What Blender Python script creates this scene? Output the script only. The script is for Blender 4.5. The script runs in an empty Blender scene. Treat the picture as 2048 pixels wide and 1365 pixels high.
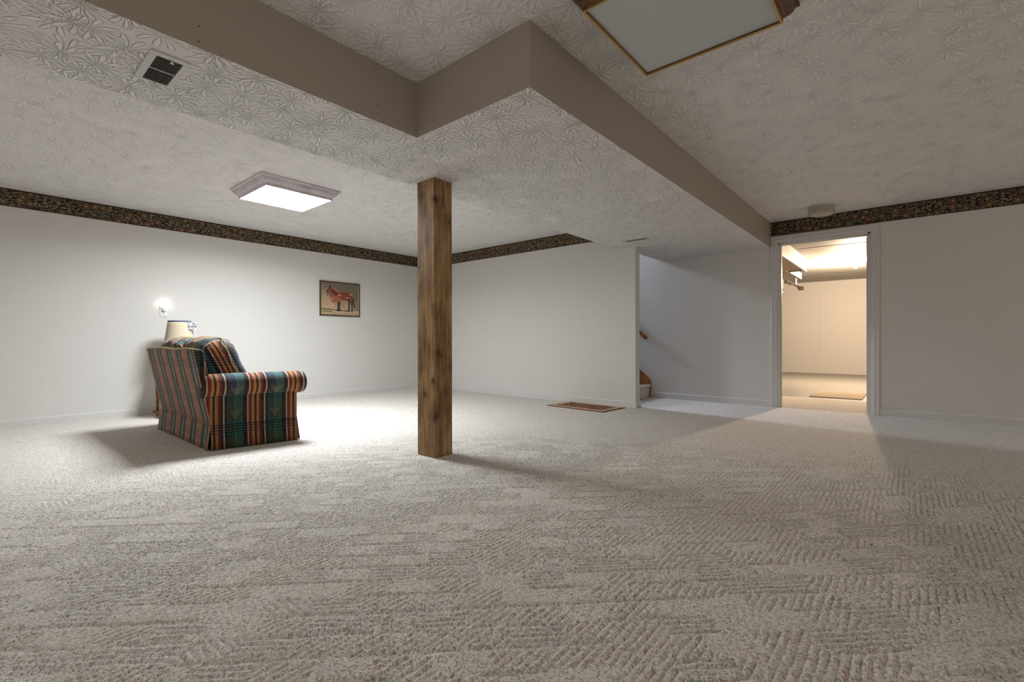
import bpy, bmesh, math, random
import numpy as np
from mathutils import Vector, Matrix
random.seed(7)
S = bpy.context.scene
COL = S.collection
PI = math.pi

# ------------------------------------------------------------------ camera
CAM_H = 0.835
FPX = 934.13
yaw, pit, rol = [math.radians(a) for a in (40.379, -0.032, -0.087)]
fw = Vector((math.cos(yaw)*math.cos(pit), math.sin(yaw)*math.cos(pit), math.sin(pit)))
rt = Vector((math.sin(yaw), -math.cos(yaw), 0)); up = rt.cross(fw)
rt2 = math.cos(rol)*rt + math.sin(rol)*up; up2 = -math.sin(rol)*rt + math.cos(rol)*up
cd = bpy.data.cameras.new('camera'); cam = bpy.data.objects.new('camera', cd); COL.objects.link(cam)
cd.sensor_width = 36; cd.sensor_fit = 'HORIZONTAL'; cd.lens = FPX/2048*36; cd.clip_start = .02; cd.clip_end = 60
M = Matrix((rt2, up2, -fw)).transposed().to_4x4(); M.translation = (0, 0, CAM_H)
cam.matrix_world = M
S.camera = cam

# ------------------------------------------------------------------ world, light, exposure
W = bpy.data.worlds.new('world'); S.world = W; W.use_nodes = True
bg = W.node_tree.nodes['Background']
bg.inputs[0].default_value = (1.0, .85, .71, 1); bg.inputs[1].default_value = .45
S.view_settings.view_transform = 'Standard'; S.view_settings.look = 'None'
S.view_settings.gamma = 1; S.view_settings.exposure = .09; S.view_settings.use_curve_mapping = False
LAMP_EMIT = 22.0            # acrylic panel of the lit ceiling fixture
BULB_W = 620.0              # garage bulb
STAIR_W = 185.0              # hallway light at the head of the stairs

def area(name, loc, target, size, watts, color, sy=None):
    l = bpy.data.lights.new(name, 'AREA'); l.energy = watts; l.color = color; l.size = size
    if sy: l.shape = 'RECTANGLE'; l.size_y = sy
    o = bpy.data.objects.new(name, l); COL.objects.link(o); o.location = loc
    o.rotation_euler = (Vector(target)-Vector(loc)).to_track_quat('-Z', 'Y').to_euler()
    return o
def point(name, loc, r, watts, color):
    l = bpy.data.lights.new(name, 'POINT'); l.energy = watts; l.color = color; l.shadow_soft_size = r
    o = bpy.data.objects.new(name, l); COL.objects.link(o); o.location = loc; return o

pl_ = area('ceiling_panel_light', (2.05, 4.645, 2.2175), (2.05, 4.645, 0), .60, 74.0, (.955, .985, 1.0))
pl_.data.spread = math.radians(166)      # the ribbed acrylic throws its light downwards
area('upstairs_hall_light', (6.05, 7.6, 4.15), (6.05, 2.0, 2.0), .5, STAIR_W, (.78, .85, 1.0))
point('garage_bulb_light', (10.8, .76, 2.13), .06, BULB_W, (1.0, .75, .52))

# ------------------------------------------------------------------ levels of the place (metres)
ZC, ZS, ZB, ZD = 2.313, 2.001, 2.141, 2.048
YL = 6.62                   # left wall
XB, XB2 = 5.386, 5.50       # back wall, its stair side
XD, XD2 = 6.583, 6.70       # door wall
YE = 2.577                  # free end of the back wall
SL, S2, S1, XN = 2.827, 2.15, 1.327, 1.689
YO = 2.77                   # edge of the stair opening
DL, DR = 1.243, .332        # door opening
XMIN, YMIN = -2.6, -2.4

# ------------------------------------------------------------------ node helper
class NT:
    def __init__(s, name):
        s.m = bpy.data.materials.new(name); s.m.use_nodes = True; s.t = s.m.node_tree
        s.b = s.t.nodes['Principled BSDF']
    def n(s, ty, **kw):
        nd = s.t.nodes.new(ty)
        for k, v in kw.items():
            setattr(nd, k, v)
        return nd
    def put(s, sock, v):
        if v is None: return
        if isinstance(v, bpy.types.NodeSocket): s.t.links.new(v, sock)
        elif isinstance(v, bpy.types.Node): s.t.links.new(v.outputs[0], sock)
        else:
            if isinstance(v, (tuple, list)) and len(v) == 3 and len(sock.default_value) == 4: v = (*v, 1)
            sock.default_value = v
    def ma(s, op, a, b=None, c=None):
        nd = s.n('ShaderNodeMath', operation=op)
        s.put(nd.inputs[0], a); s.put(nd.inputs[1], b); s.put(nd.inputs[2], c); return nd.outputs[0]
    def vm(s, op, a, b=None):
        nd = s.n('ShaderNodeVectorMath', operation=op)
        s.put(nd.inputs[0], a); s.put(nd.inputs[1], b)
        return nd.outputs[1] if op in ('LENGTH', 'DOT_PRODUCT', 'DISTANCE') else nd.outputs[0]
    def co(s, which='Object'):
        return s.n('ShaderNodeTexCoord').outputs[which]
    def mp(s, v, loc=(0,0,0), rot=(0,0,0), sc=(1,1,1)):
        nd = s.n('ShaderNodeMapping'); s.put(nd.inputs[0], v)
        nd.inputs[1].default_value = loc; nd.inputs[2].default_value = rot; nd.inputs[3].default_value = sc
        return nd.outputs[0]
    def noise(s, v, sc, det=2, rough=.5, dist=0, out=0):
        nd = s.n('ShaderNodeTexNoise'); s.put(nd.inputs['Vector'], v); nd.inputs['Scale'].default_value = sc
        nd.inputs['Detail'].default_value = det; nd.inputs['Roughness'].default_value = rough
        nd.inputs['Distortion'].default_value = dist; return nd.outputs[out]
    def vor(s, v, sc, feat='F1', rnd=1, dist='EUCLIDEAN', dim='3D'):
        nd = s.n('ShaderNodeTexVoronoi', feature=feat, voronoi_dimensions=dim)
        if feat == 'F1': nd.distance = dist
        s.put(nd.inputs['Vector'], v); nd.inputs['Scale'].default_value = sc
        nd.inputs['Randomness'].default_value = rnd; return nd
    def xyz(s, v):
        nd = s.n('ShaderNodeSeparateXYZ'); s.put(nd.inputs[0], v); return nd.outputs
    def cx(s, x, y=0., z=0.):
        nd = s.n('ShaderNodeCombineXYZ'); s.put(nd.inputs[0], x); s.put(nd.inputs[1], y); s.put(nd.inputs[2], z); return nd.outputs[0]
    def ramp(s, f, stops, interp='LINEAR'):
        nd = s.n('ShaderNodeValToRGB'); cr = nd.color_ramp; cr.interpolation = interp
        for i, (p, c) in enumerate(stops):
            e = cr.elements[i] if i < 2 else cr.elements.new(p)
            e.position = p; e.color = (*c, 1) if isinstance(c, (tuple, list)) else (c, c, c, 1)
        s.put(nd.inputs[0], f); return nd.outputs[0]
    def mr(s, v, a, b, c=0., d=1., smooth=True):
        nd = s.n('ShaderNodeMapRange'); nd.interpolation_type = 'SMOOTHSTEP' if smooth else 'LINEAR'
        for i, x in enumerate((v, a, b, c, d)): s.put(nd.inputs[i], x)
        return nd.outputs[0]
    def mix(s, f, a, b, mode='MIX'):
        nd = s.n('ShaderNodeMix', data_type='RGBA', blend_type=mode)
        s.put(nd.inputs[0], f); s.put(nd.inputs[6], a); s.put(nd.inputs[7], b); return nd.outputs[2]
    def bump(s, h, dist, strength=1., nrm=None):
        nd = s.n('ShaderNodeBump'); nd.inputs['Distance'].default_value = dist; nd.inputs['Strength'].default_value = strength
        s.put(nd.inputs['Height'], h)
        if nrm is not None: s.put(nd.inputs['Normal'], nrm)
        return nd.outputs[0]
    def fin(s, col=None, rough=.6, nrm=None, spec=.3, **kw):
        s.put(s.b.inputs['Base Color'], col); s.put(s.b.inputs['Roughness'], rough)
        s.put(s.b.inputs['Specular IOR Level'], spec)
        if nrm is not None: s.put(s.b.inputs['Normal'], nrm)
        for k, v in kw.items(): s.put(s.b.inputs[k.replace('_', ' ')], v)
        return s.m
def lin(r, g, b):
    f = lambda c: (c/255/12.92) if c/255 <= .04045 else ((c/255+.055)/1.055)**2.4
    return (f(r), f(g), f(b))

# ------------------------------------------------------------------ materials
def plain(name, col, rough=.5, spec=.4, metal=0., n_sc=60, n_amt=.06, bump=0.0, **kw):
    t = NT(name); v = t.co()
    nz = t.noise(v, n_sc, 3)
    c2 = tuple(max(0, c*(1-n_amt*2)) for c in col)
    c = t.mix(nz, col, c2)
    nr = t.bump(nz, bump) if bump else None
    return t.fin(c, rough, nr, spec, Metallic=metal, **kw)

def mat_wall(name='wall_paint', col=(.66, .655, .635)):
    t = NT(name); v = t.co()
    a = t.noise(v, 160, 3, .6); b = t.noise(v, 9, 2)
    c = t.mix(b, col, tuple(x*.965 for x in col))
    return t.fin(c, .55, t.bump(a, .0016, .6), .35)
def mat_ceiling(name='stomped_ceiling_plaster', amp=.0036, ctr=.5):
    # crow's-foot texture: overlapping bursts of thin petals pressed into the plaster
    t = NT(name); v0 = t.co(); x = t.xyz(v0); P = t.cx(x[0], x[1], 0.)
    heights = []
    for k, (sc, off, nb) in enumerate(((4.4, 0.0, 14), (4.9, 3.7, 12), (5.6, 8.1, 11))):
        w = t.noise(P, 3.0+k, 2, out=1)
        Pw = t.vm('ADD', t.vm('ADD', P, (off, off*.6, 0)), t.vm('MULTIPLY', t.vm('SUBTRACT', w, (.5, .5, .5)), (.05, .05, 0)))
        vo = t.vor(Pw, sc, dim='2D', rnd=.9)
        d = t.xyz(t.vm('SUBTRACT', Pw, vo.outputs['Position']))
        r = t.ma('MULTIPLY', vo.outputs['Distance'], 1/1.0)
        ang = t.ma('ARCTAN2', d[1], d[0])
        rnd = t.xyz(vo.outputs['Color'])
        ph = t.ma('MULTIPLY', rnd[0], 6.28)
        wob = t.ma('MULTIPLY', t.noise(Pw, 18, 1), 2.2)
        ca = t.ma('COSINE', t.ma('ADD', t.ma('ADD', t.ma('MULTIPLY', ang, float(nb)), ph), wob))
        rr = t.ma('MULTIPLY', r, 1/.60)
        env = t.ma('MULTIPLY', t.ma('SINE', t.ma('MULTIPLY', t.ma('MINIMUM', rr, 1.), PI)), 1.55)
        m = t.ma('ADD', ca, t.ma('SUBTRACT', env, 1.))
        dome = t.mr(m, 0., .9)
        inside = t.ma('MULTIPLY', t.mr(m, 0., .05), t.ma('LESS_THAN', rr, 1.))
        h = t.ma('MULTIPLY', dome, inside) if k == 0 else t.ma('ADD', t.ma('MULTIPLY', h, t.ma('SUBTRACT', 1., inside)), t.ma('MULTIPLY', dome, inside))
    fine = t.noise(P, 140, 2)
    h2 = t.ma('ADD', h, t.ma('MULTIPLY', fine, .10))
    c = t.mix(t.mr(h, 0., 1., 0., 1., False), tuple(.80-.06*ctr+d for d in (0, -.005, -.015)), tuple(.80+.02*ctr+d for d in (0, -.005, -.015)))  # petals lighter, hollows darker: side-light contrast put into the plaster colour
    return t.fin(c, .8, t.bump(h2, amp, 1.), .2)

def mat_carpet():
    t = NT('sculpted_loop_carpet'); v0 = t.co(); x = t.xyz(v0); P = t.cx(x[0], x[1], 0.)
    wob = t.vm('MULTIPLY', t.vm('SUBTRACT', t.noise(P, 14, 2, out=1), (.5, .5, .5)), (.018, .018, 0))
    Q = t.vm('ADD', P, wob); q = t.xyz(Q)
    # rows laid at 45 degrees to the walls, cut into blocks of differently ribbed loops
    sd_ = t.ma('MULTIPLY', t.ma('ADD', q[0], q[1]), .7071); al_ = t.ma('MULTIPLY', t.ma('SUBTRACT', q[0], q[1]), .7071)
    rowi = t.ma('FLOOR', t.ma('MULTIPLY', sd_, 1/.098))
    w1 = t.n('ShaderNodeTexWhiteNoise', noise_dimensions='1D'); t.put(w1.inputs['W'], rowi)
    celli = t.ma('FLOOR', t.ma('MULTIPLY', t.ma('ADD', al_, w1.outputs[0]), 1/.150))
    w2 = t.n('ShaderNodeTexWhiteNoise', noise_dimensions='2D'); t.put(w2.inputs[0], t.cx(rowi, celli))
    cr = [w2.outputs[0]]
    per = .0235
    def groove(c, sharp=(.24, .48)):
        f = t.ma('FRACT', t.ma('MULTIPLY', c, 1/per))
        dd = t.ma('ABSOLUTE', t.ma('SUBTRACT', f, .5))
        return t.mr(dd, sharp[0], sharp[1], 0., 1.)
    gA = groove(q[1]); gB = groove(q[0])
    dg = t.ma('MULTIPLY', t.ma('ADD', q[0], q[1]), .7071)
    gD = groove(dg)
    selA = t.ma('LESS_THAN', cr[0], .46)
    selD = t.ma('MULTIPLY', t.ma('GREATER_THAN', cr[0], .46), t.ma('LESS_THAN', cr[0], .66))
    selB = t.ma('GREATER_THAN', cr[0], .93)
    g = t.ma('ADD', t.ma('ADD', t.ma('MULTIPLY', gA, selA), t.ma('MULTIPLY', gD, selD)), t.ma('MULTIPLY', gB, selB))
    # single long rows running across the view
    row = t.ma('MULTIPLY', dg, 1/.098)
    fr = t.ma('ABSOLUTE', t.ma('SUBTRACT', t.ma('FRACT', row), .5))
    rr = t.n('ShaderNodeTexWhiteNoise', noise_dimensions='2D')
    al = t.ma('FLOOR', t.ma('MULTIPLY', t.ma('SUBTRACT', q[0], q[1]), 3.6))
    t.put(rr.inputs[0], t.cx(t.ma('FLOOR', t.ma('ADD', row, .5)), al))
    rowg = t.ma('MULTIPLY', t.mr(fr, .39, .49), t.ma('GREATER_THAN', rr.outputs[0], .48))
    g = t.ma('MAXIMUM', g, rowg)
    brk = t.mr(t.noise(P, 16, 2), .28, .42)
    g = t.ma('MULTIPLY', g, brk)
    loop = t.vor(P, 210, dim='2D', rnd=.85)
    lh = t.mr(loop.outputs['Distance'], 0., .75, 1., 0., False)
    soft = t.noise(P, 55, 2)
    h = t.ma('ADD', t.ma('MULTIPLY', g, -1.0), t.ma('ADD', t.ma('MULTIPLY', lh, .42), t.ma('MULTIPLY', soft, .60)))
    lc = t.xyz(loop.outputs['Color'])
    base = t.ramp(lc[0], [(0, lin(150, 144, 136)), (.22, lin(222, 218, 212)), (.5, lin(238, 234, 229)), (.8, lin(198, 194, 188)), (1, lin(248, 245, 241))])
    base = t.mix(t.ma('GREATER_THAN', lc[1], .87), base, lin(170, 178, 180))
    base = t.mix(t.ma('GREATER_THAN', lc[2], .965), base, lin(206, 160, 140))
    big = t.noise(P, 3.2, 3)
    base = t.mix(t.mr(big, .35, .7, 0., .35), base, lin(210, 205, 198))
    nr = t.bump(t.ma('ADD', t.ma('MULTIPLY', lh, .6), t.ma('MULTIPLY', soft, .3)), .004, .5)
    m = t.fin(base, .95, nr, .05)
    dn = t.n('ShaderNodeDisplacement'); dist_ = t.vm('LENGTH', P)
    t.put(dn.inputs['Height'], t.ma('MULTIPLY', t.ma('SUBTRACT', h, .80), t.mr(dist_, 3.4, 4.8, 1., 0.))); dn.inputs['Midlevel'].default_value = 0.; dn.inputs['Scale'].default_value = .0072
    t.t.links.new(dn.outputs[0], t.t.nodes['Material Output'].inputs['Displacement']); m.displacement_method = 'DISPLACEMENT'
    return m

def mat_border():
    # floral wallpaper border; object coords: x along the strip, z up from its lower edge (0 .. .172)
    t = NT('floral_wallpaper_border'); u = t.co('UV'); x = t.xyz(u); P = t.cx(x[0], x[1], 0.)
    wv = t.vm('MULTIPLY', t.vm('SUBTRACT', t.noise(P, 28, 2, out=1), (.5, .5, .5)), (.02, .02, 0))
    Q = t.vm('ADD', P, wv)
    col = lin(22, 20, 18)
    # leaves
    for k, (sc, rot, sx, cs) in enumerate(((20, .6, 2.2, (lin(96, 92, 70), lin(120, 108, 84), lin(70, 78, 66))),
                                         (24, -.7, 2.3, (lin(132, 112, 84), lin(84, 86, 66), lin(150, 140, 118))),
                                         (36, .1, 1.5, (lin(158, 148, 130), lin(120, 84, 62), lin(90, 96, 84))))):
        R = t.mp(Q, loc=(k*3.3, k*1.7, 0), rot=(0, 0, rot), sc=(1, sx, 1))
        vo = t.vor(R, sc, dim='2D')
        m = t.mr(vo.outputs['Distance'], .27, .33, 1., 0.)
        rc = t.xyz(vo.outputs['Color'])
        lc = t.ramp(rc[0], [(0, cs[0]), (.35, cs[1]), (.7, cs[2])], 'CONSTANT')
        vein = t.mr(t.ma('SINE', t.ma('MULTIPLY', t.xyz(R)[1], 420.)), -.2, .8, .72, 1.)
        lc = t.mix(1., lc, t.cx(vein, vein, vein), 'MULTIPLY')
        col = t.mix(m, col, lc)
    # blossoms
    for k, (sc, nb, c1, c2, thr) in enumerate(((8.5, 8, lin(132, 96, 72), lin(92, 62, 48), .33), (11, 6, lin(138, 116, 84), lin(96, 76, 54), .5))):
        Pw = t.vm('ADD', Q, (k*5.1, k*.33+.02, 0))
        vo = t.vor(Pw, sc, dim='2D', rnd=.8)
        d = t.xyz(t.vm('SUBTRACT', Pw, vo.outputs['Position']))
        ang = t.ma('ARCTAN2', d[1], d[0]); r = vo.outputs['Distance']
        cosn = t.ma('COSINE', t.ma('MULTIPLY', ang, float(nb)))
        R0 = t.ma('MULTIPLY_ADD', cosn, .07, .30)
        keep = t.ma('GREATER_THAN', t.xyz(vo.outputs['Color'])[0], thr)
        out_ = t.ma('MULTIPLY', t.mr(t.ma('SUBTRACT', r, R0), .03, .06, 1., 0.), keep)
        col = t.mix(out_, col, lin(24, 20, 18))
        m = t.ma('MULTIPLY', t.mr(t.ma('SUBTRACT', r, R0), -.03, 0., 1., 0.), keep)
        rings = t.mr(t.ma('SINE', t.ma('MULTIPLY_ADD', r, 60., t.ma('MULTIPLY', cosn, 1.4))), -.3, .7)
        fc = t.mix(rings, c2, c1)
        fc = t.mix(t.mr(r, .05, .08, 1., 0.), fc, lin(172, 160, 120))
        col = t.mix(m, col, fc)
    edge = t.ma('MAXIMUM', t.mr(x[1], .158, .160), t.mr(x[1], .008, .010, 1., 0.))
    col = t.mix(edge, col, lin(48, 36, 26))
    return t.fin(col, .6, None, .25)

def mat_wood(name, cols, axis=2, sc=1., rough=.45, knots=True, spec=.35):
    t = NT(name); v = t.co()
    st = [1., 1., 1.]; st[axis] = .055
    V = t.mp(v, sc=tuple(a*sc for a in st))
    g1 = t.noise(V, 42, 5, .6, .5); g2 = t.noise(V, 170, 3, .6, .2); g3 = t.noise(v, 4.2*sc, 3)
    blot = t.mr(t.noise(t.mp(v, sc=tuple((.35 if i == axis else 1.)*sc for i in range(3))), 9, 3, .6), .35, .65, -.07, .07)
    f = t.ma('ADD', t.ma('MULTIPLY_ADD', g1, .62, blot), t.ma('ADD', t.ma('MULTIPLY', g2, .22), t.ma('MULTIPLY', g3, .30)))
    c = t.ramp(f, [(.36, cols[0]), (.5, cols[1]), (.62, cols[2]), (.75, cols[3])])
    h = g2
    if knots:
        kv = t.mp(v, sc=tuple((1. if i != axis else .62)*sc for i in range(3)))
        vo = t.vor(t.vm('ADD', kv, t.vm('MULTIPLY', t.noise(kv, 22, 3, out=1), (.045, .045, .045))), 7.5)
        km = t.mr(vo.outputs['Distance'], .06, .19, .8, 0.)
        halo = t.mr(vo.outputs['Distance'], .10, .48, .75, 0.)
        rings = t.mr(t.ma('SINE', t.ma('MULTIPLY', vo.outputs['Distance'], 70.)), -.2, 1., .25, 1.)
        c = t.mix(t.ma('MULTIPLY', halo, rings), c, cols[0])
        c = t.mix(km, c, tuple(a*.35 for a in cols[0]))
        h = t.ma('SUBTRACT', g2, km)
    return t.fin(c, rough, t.bump(h, .0016, .7), spec)

def mat_plaid(name, stops, u0, v0, bright=1., per=.282, weft=.78):
    t = NT(name); u = t.co('UV'); x = t.xyz(u)
    U = t.ma('FRACT', t.ma('MULTIPLY', t.ma('SUBTRACT', x[0], u0), 1/per))
    V = t.ma('FRACT', t.ma('MULTIPLY', t.ma('SUBTRACT', x[1], v0), 1/per))
    c = t.ramp(U, stops, 'CONSTANT')
    # weft: fine cross lines in a band, plus tinting
    band = t.ma('MULTIPLY', t.mr(V, .02, .04), t.mr(V, .34, .36, 1., 0.))
    lines = t.mr(t.ma('SINE', t.ma('MULTIPLY', V, 2*PI*14)), .1, .5)
    c = t.mix(t.ma('MULTIPLY', band, t.ma('MULTIPLY', lines, weft)), c, lin(16, 14, 18))
    lines2 = t.mr(t.ma('SINE', t.ma('MULTIPLY_ADD', V, 2*PI*14, 3.0)), .86, .97)
    c = t.mix(t.ma('MULTIPLY', band, t.ma('MULTIPLY', lines2, .4)), c, lin(150, 160, 150))
    # rust tint in the other half
    warm = t.ma('MULTIPLY', t.mr(V, .36, .5), t.mr(V, .86, 1., 1., 0.))
    c = t.mix(t.ma('MULTIPLY', warm, .16), c, lin(140, 86, 40))
    # chevrons inside the green stripe
    cu = t.ma('ABSOLUTE', t.ma('SUBTRACT', U, .30))
    ing = t.ma('LESS_THAN', cu, .22)
    chev = t.ma('ABSOLUTE', t.ma('SUBTRACT', t.ma('MULTIPLY_ADD', cu, 1.5, .36), V))
    cm = t.ma('MULTIPLY', ing, t.mr(chev, .03, .07, 1., 0.))
    tri = t.ma('MULTIPLY', ing, t.ma('MULTIPLY', t.ma('GREATER_THAN', V, t.ma('MULTIPLY_ADD', cu, 1.5, .36)), t.ma('LESS_THAN', V, .66)))
    c = t.mix(t.ma('MULTIPLY', tri, .55), c, lin(118, 112, 82))
    c = t.mix(t.ma('MULTIPLY', cm, .6), c, lin(24, 40, 34))
    wv = t.noise(u, 420, 2)
    c = t.mix(t.mr(wv, .3, .7, 0., .16), c, lin(30, 24, 20))
    c = t.mix(1., c, (bright, bright, bright), 'MULTIPLY')
    weave = t.ma('MULTIPLY', t.ma('SINE', t.ma('MULTIPLY', x[0], 2600.)), t.ma('SINE', t.ma('MULTIPLY', x[1], 2600.)))
    return t.fin(c, .75, t.bump(t.ma('ADD', t.ma('MULTIPLY', weave, .3), wv), .0010, .5), .25, Sheen_Weight=.15)

M_WALL = mat_wall(); M_SOFFIT = mat_wall('soffit_side_shaded', (.42, .375, .31))  # soffit sides toned darker than the walls: their shade is in the colour
M_CEIL = mat_ceiling(); M_SOFF = mat_ceiling('soffit_plaster', .0085, 1.); M_CARPET = mat_carpet(); M_BORDER = mat_border()
M_TRIM = plain('white_trim_paint', (.67, .665, .65), .35, .5)
M_POST = mat_wood('stained_knotty_pine', [lin(74, 52, 28), lin(124, 92, 56), lin(158, 126, 84), lin(188, 158, 118)])
M_FRAME = mat_wood('dark_oak_fixture', [lin(44, 30, 20), lin(84, 58, 36), lin(110, 78, 50), lin(128, 94, 64)], axis=0, sc=2, knots=False, rough=.4)
M_BRASS = plain('brushed_brass', lin(196, 160, 96), .3, .5, metal=.85)
M_RAIL = mat_wood('oak_rail', [lin(78, 44, 22), lin(120, 72, 38), lin(150, 94, 50), lin(176, 116, 64)], axis=1, sc=2, knots=False)
M_STRING = mat_wood('oak_stringer', [lin(92, 56, 26), lin(140, 90, 44), lin(168, 112, 58), lin(188, 130, 72)], axis=1, sc=1.5, knots=False)
M_VENT = plain('white_vent_enamel', (.66, .665, .64), .35, .5)
M_DARK = plain('duct_shadow_metal', (.035, .033, .03), .8, .2)
M_SLAT = plain('louver_grey_enamel', (.20, .195, .18), .5, .3)
M_PLASTIC = plain('white_plastic', (.8, .81, .82), .3, .5)
M_STEEL = plain('zinc_plated_hinge', (.75, .74, .70), .35, .5, metal=.3)
M_BLACK = plain('dark_slot', (.02, .02, .02), .6)

def mat_emit(name, col, strength, base=(.8, .8, .8)):
    t = NT(name)
    t.b.inputs['Emission Color'].default_value = (*col, 1); t.b.inputs['Emission Strength'].default_value = strength
    return t.fin(t.mix(t.noise(t.co(), 30), base, tuple(c*.97 for c in base)), .4)
M_PANEL_ON = mat_emit('lit_acrylic_panel', (.955, .985, 1.0), LAMP_EMIT)
M_PANEL_OFF = plain('unlit_acrylic_panel', (.54, .585, .59), .5, .4, n_amt=.01)

# ------------------------------------------------------------------ mesh helpers
def link(name, me, mat, parent=None, loc=(0, 0, 0), smooth=False, bevel=0, seg=2, sub=0):
    for m in (mat if isinstance(mat, (list, tuple)) else [mat]): me.materials.append(m)
    if smooth:
        for p in me.polygons: p.use_smooth = True
    o = bpy.data.objects.new(name, me); COL.objects.link(o)
    if parent is not None: o.parent = parent
    else: o.location = loc
    if bevel:
        b = o.modifiers.new('bevel', 'BEVEL'); b.width = bevel; b.segments = seg; b.limit_method = 'ANGLE'; b.angle_limit = .6
    if sub:
        b = o.modifiers.new('sub', 'SUBSURF'); b.levels = sub; b.render_levels = sub
    return o
class MB:
    """collects geometry in world coordinates; build() moves it into the parent's frame"""
    def __init__(s): s.v = []; s.f = []; s.uv = None
    def add(s, vs, fs):
        k = len(s.v); s.v += [tuple(a) for a in vs]; s.f += [[i+k for i in f] for f in fs]; return s
    def box(s, x0, x1, y0, y1, z0, z1):
        vs = [(x, y, z) for x in (x0, x1) for y in (y0, y1) for z in (z0, z1)]
        return s.add(vs, [(0,1,3,2), (4,6,7,5), (0,4,5,1), (2,3,7,6), (0,2,6,4), (1,5,7,3)])
    def prism(s, poly, lo, hi, axis=2):
        """poly 2-D in the two other axes (cyclic order), extruded lo..hi along axis"""
        def P(a, b, h): return {2: (a, b, h), 0: (h, a, b), 1: (a, h, b)}[axis]
        n = len(poly)
        vs = [P(a, b, lo) for a, b in poly]+[P(a, b, hi) for a, b in poly]
        fs = [list(range(n))[::-1], list(range(n, 2*n))]+[(i, (i+1) % n, n+(i+1) % n, n+i) for i in range(n)]
        return s.add(vs, fs)
    def tube(s, pts, r, n=8, cap=True, closed=False):
        pts = [Vector(p) for p in pts]; rings = []; m = len(pts)
        ref = None
        for i, p in enumerate(pts):
            if closed: d = pts[(i+1) % m]-pts[i-1]
            else: d = pts[min(i+1, m-1)]-pts[max(i-1, 0)]
            d.normalize()
            if ref is None: ref = Vector((0, 0, 1)) if abs(d.z) < .9 else Vector((1, 0, 0))
            a = d.cross(ref).normalized(); b = d.cross(a).normalized(); ref = -b if False else ref
            rr = r[i] if isinstance(r, (list, tuple)) else r
            rings.append([p+rr*(math.cos(2*PI*k/n)*a+math.sin(2*PI*k/n)*b) for k in range(n)])
        vs = [q for R in rings for q in R]; fs = []
        for i in range(m if closed else m-1):
            j = (i+1) % m
            for k in range(n): fs.append((i*n+k, i*n+(k+1) % n, j*n+(k+1) % n, j*n+k))
        if cap and not closed: fs += [list(range(n))[::-1], [(m-1)*n+k for k in range(n)]]
        return s.add(vs, fs)
    def lathe(s, prof, c, n=24, flute=None):
        """prof: list of (r, z) from one end to the other, around a vertical axis at c"""
        vs = []; fs = []
        for (r, z) in prof:
            for k in range(n):
                a = 2*PI*k/n; rr = r*(flute(k, z) if flute else 1)
                vs.append((c[0]+rr*math.cos(a), c[1]+rr*math.sin(a), c[2]+z))
        m = len(prof)
        for i in range(m-1):
            for k in range(n): fs.append((i*n+k, i*n+(k+1) % n, (i+1)*n+(k+1) % n, (i+1)*n+k))
        return s.add(vs, fs)
    def build(s, name, mat, parent=None, uvf=None, **kw):
        off = Vector((0, 0, 0))
        if parent is not None:
            p = parent
            while p is not None: off += p.location; p = p.parent
        elif 'loc' in kw: off = Vector(kw['loc'])
        me = bpy.data.meshes.new(name); me.from_pydata([tuple(Vector(a)-off) for a in s.v], [], s.f); me.update()
        bm = bmesh.new(); bm.from_mesh(me); bmesh.ops.recalc_face_normals(bm, faces=bm.faces)
        if uvf:
            L = bm.loops.layers.uv.new('UVMap')
            for f in bm.faces:
                n = f.normal
                for l in f.loops: l[L].uv = uvf(l.vert.co+off, n)
        bm.to_mesh(me); bm.free()
        return link(name, me, mat, parent, **kw)
def box(name, x0, x1, y0, y1, z0, z1, mat, parent=None, **kw):
    if parent is None and 'loc' not in kw: kw['loc'] = ((x0+x1)/2, (y0+y1)/2, z0)
    return MB().box(x0, x1, y0, y1, z0, z1).build(name, mat, parent, **kw)
def thing(name, label, cat, loc, group=None):
    o = bpy.data.objects.new(name, None); COL.objects.link(o); o.location = loc; o.empty_display_size = .1
    o['label'] = label; o['category'] = cat
    if group: o['group'] = group
    return o
def tag(o, label, cat, group=None):
    o['label'] = label; o['category'] = cat
    if group: o['group'] = group
    return o
def struct(o): o['kind'] = 'structure'; return o

# ------------------------------------------------------------------ the setting
def graded(lo, hi, a, b, h, g=1.10, hmax=.25):
    out = list(np.arange(a, b, h)); x, d = out[-1], h
    while x < hi:
        d = min(d*g, hmax); x += d; out.append(min(x, hi))
    x, d = a, h; left = []
    while x > lo:
        d = min(d*g, hmax); x -= d; left.append(max(x, lo))
    return np.array(left[::-1]+out)
def carpet_floor():
    # the pile is real relief: the sheet is finer where the view is close
    gx = graded(XMIN, 7.98, .35, 3.3, .0055, 1.015, .05); gy = graded(YMIN, YL+.12, -1.4, 3.2, .0055, 1.015, .05)
    nx, ny = len(gx), len(gy)
    co = np.zeros((ny, nx, 3), 'f'); co[..., 0] = gx[None]; co[..., 1] = gy[:, None]
    i = (np.arange(ny-1)[:, None]*nx+np.arange(nx-1)[None]).ravel()
    q = np.stack([i, i+1, i+nx+1, i+nx], 1).astype('i')
    me = bpy.data.meshes.new('floor'); me.vertices.add(nx*ny); me.vertices.foreach_set('co', co.ravel())
    me.loops.add(q.size); me.loops.foreach_set('vertex_index', q.ravel())
    me.polygons.add(len(q)); me.polygons.foreach_set('loop_start', np.arange(0, q.size, 4, dtype='i')); me.polygons.foreach_set('loop_total', np.full(len(q), 4, 'i'))
    me.polygons.foreach_set('use_smooth', np.ones(len(q), bool))
    me.update(calc_edges=True); print('floor quads', len(q))
    return struct(link('floor', me, M_CARPET))
carpet_floor()
M_CONC = plain('garage_concrete', lin(122, 120, 114), .55, .4, n_sc=6, n_amt=.10)
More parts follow.
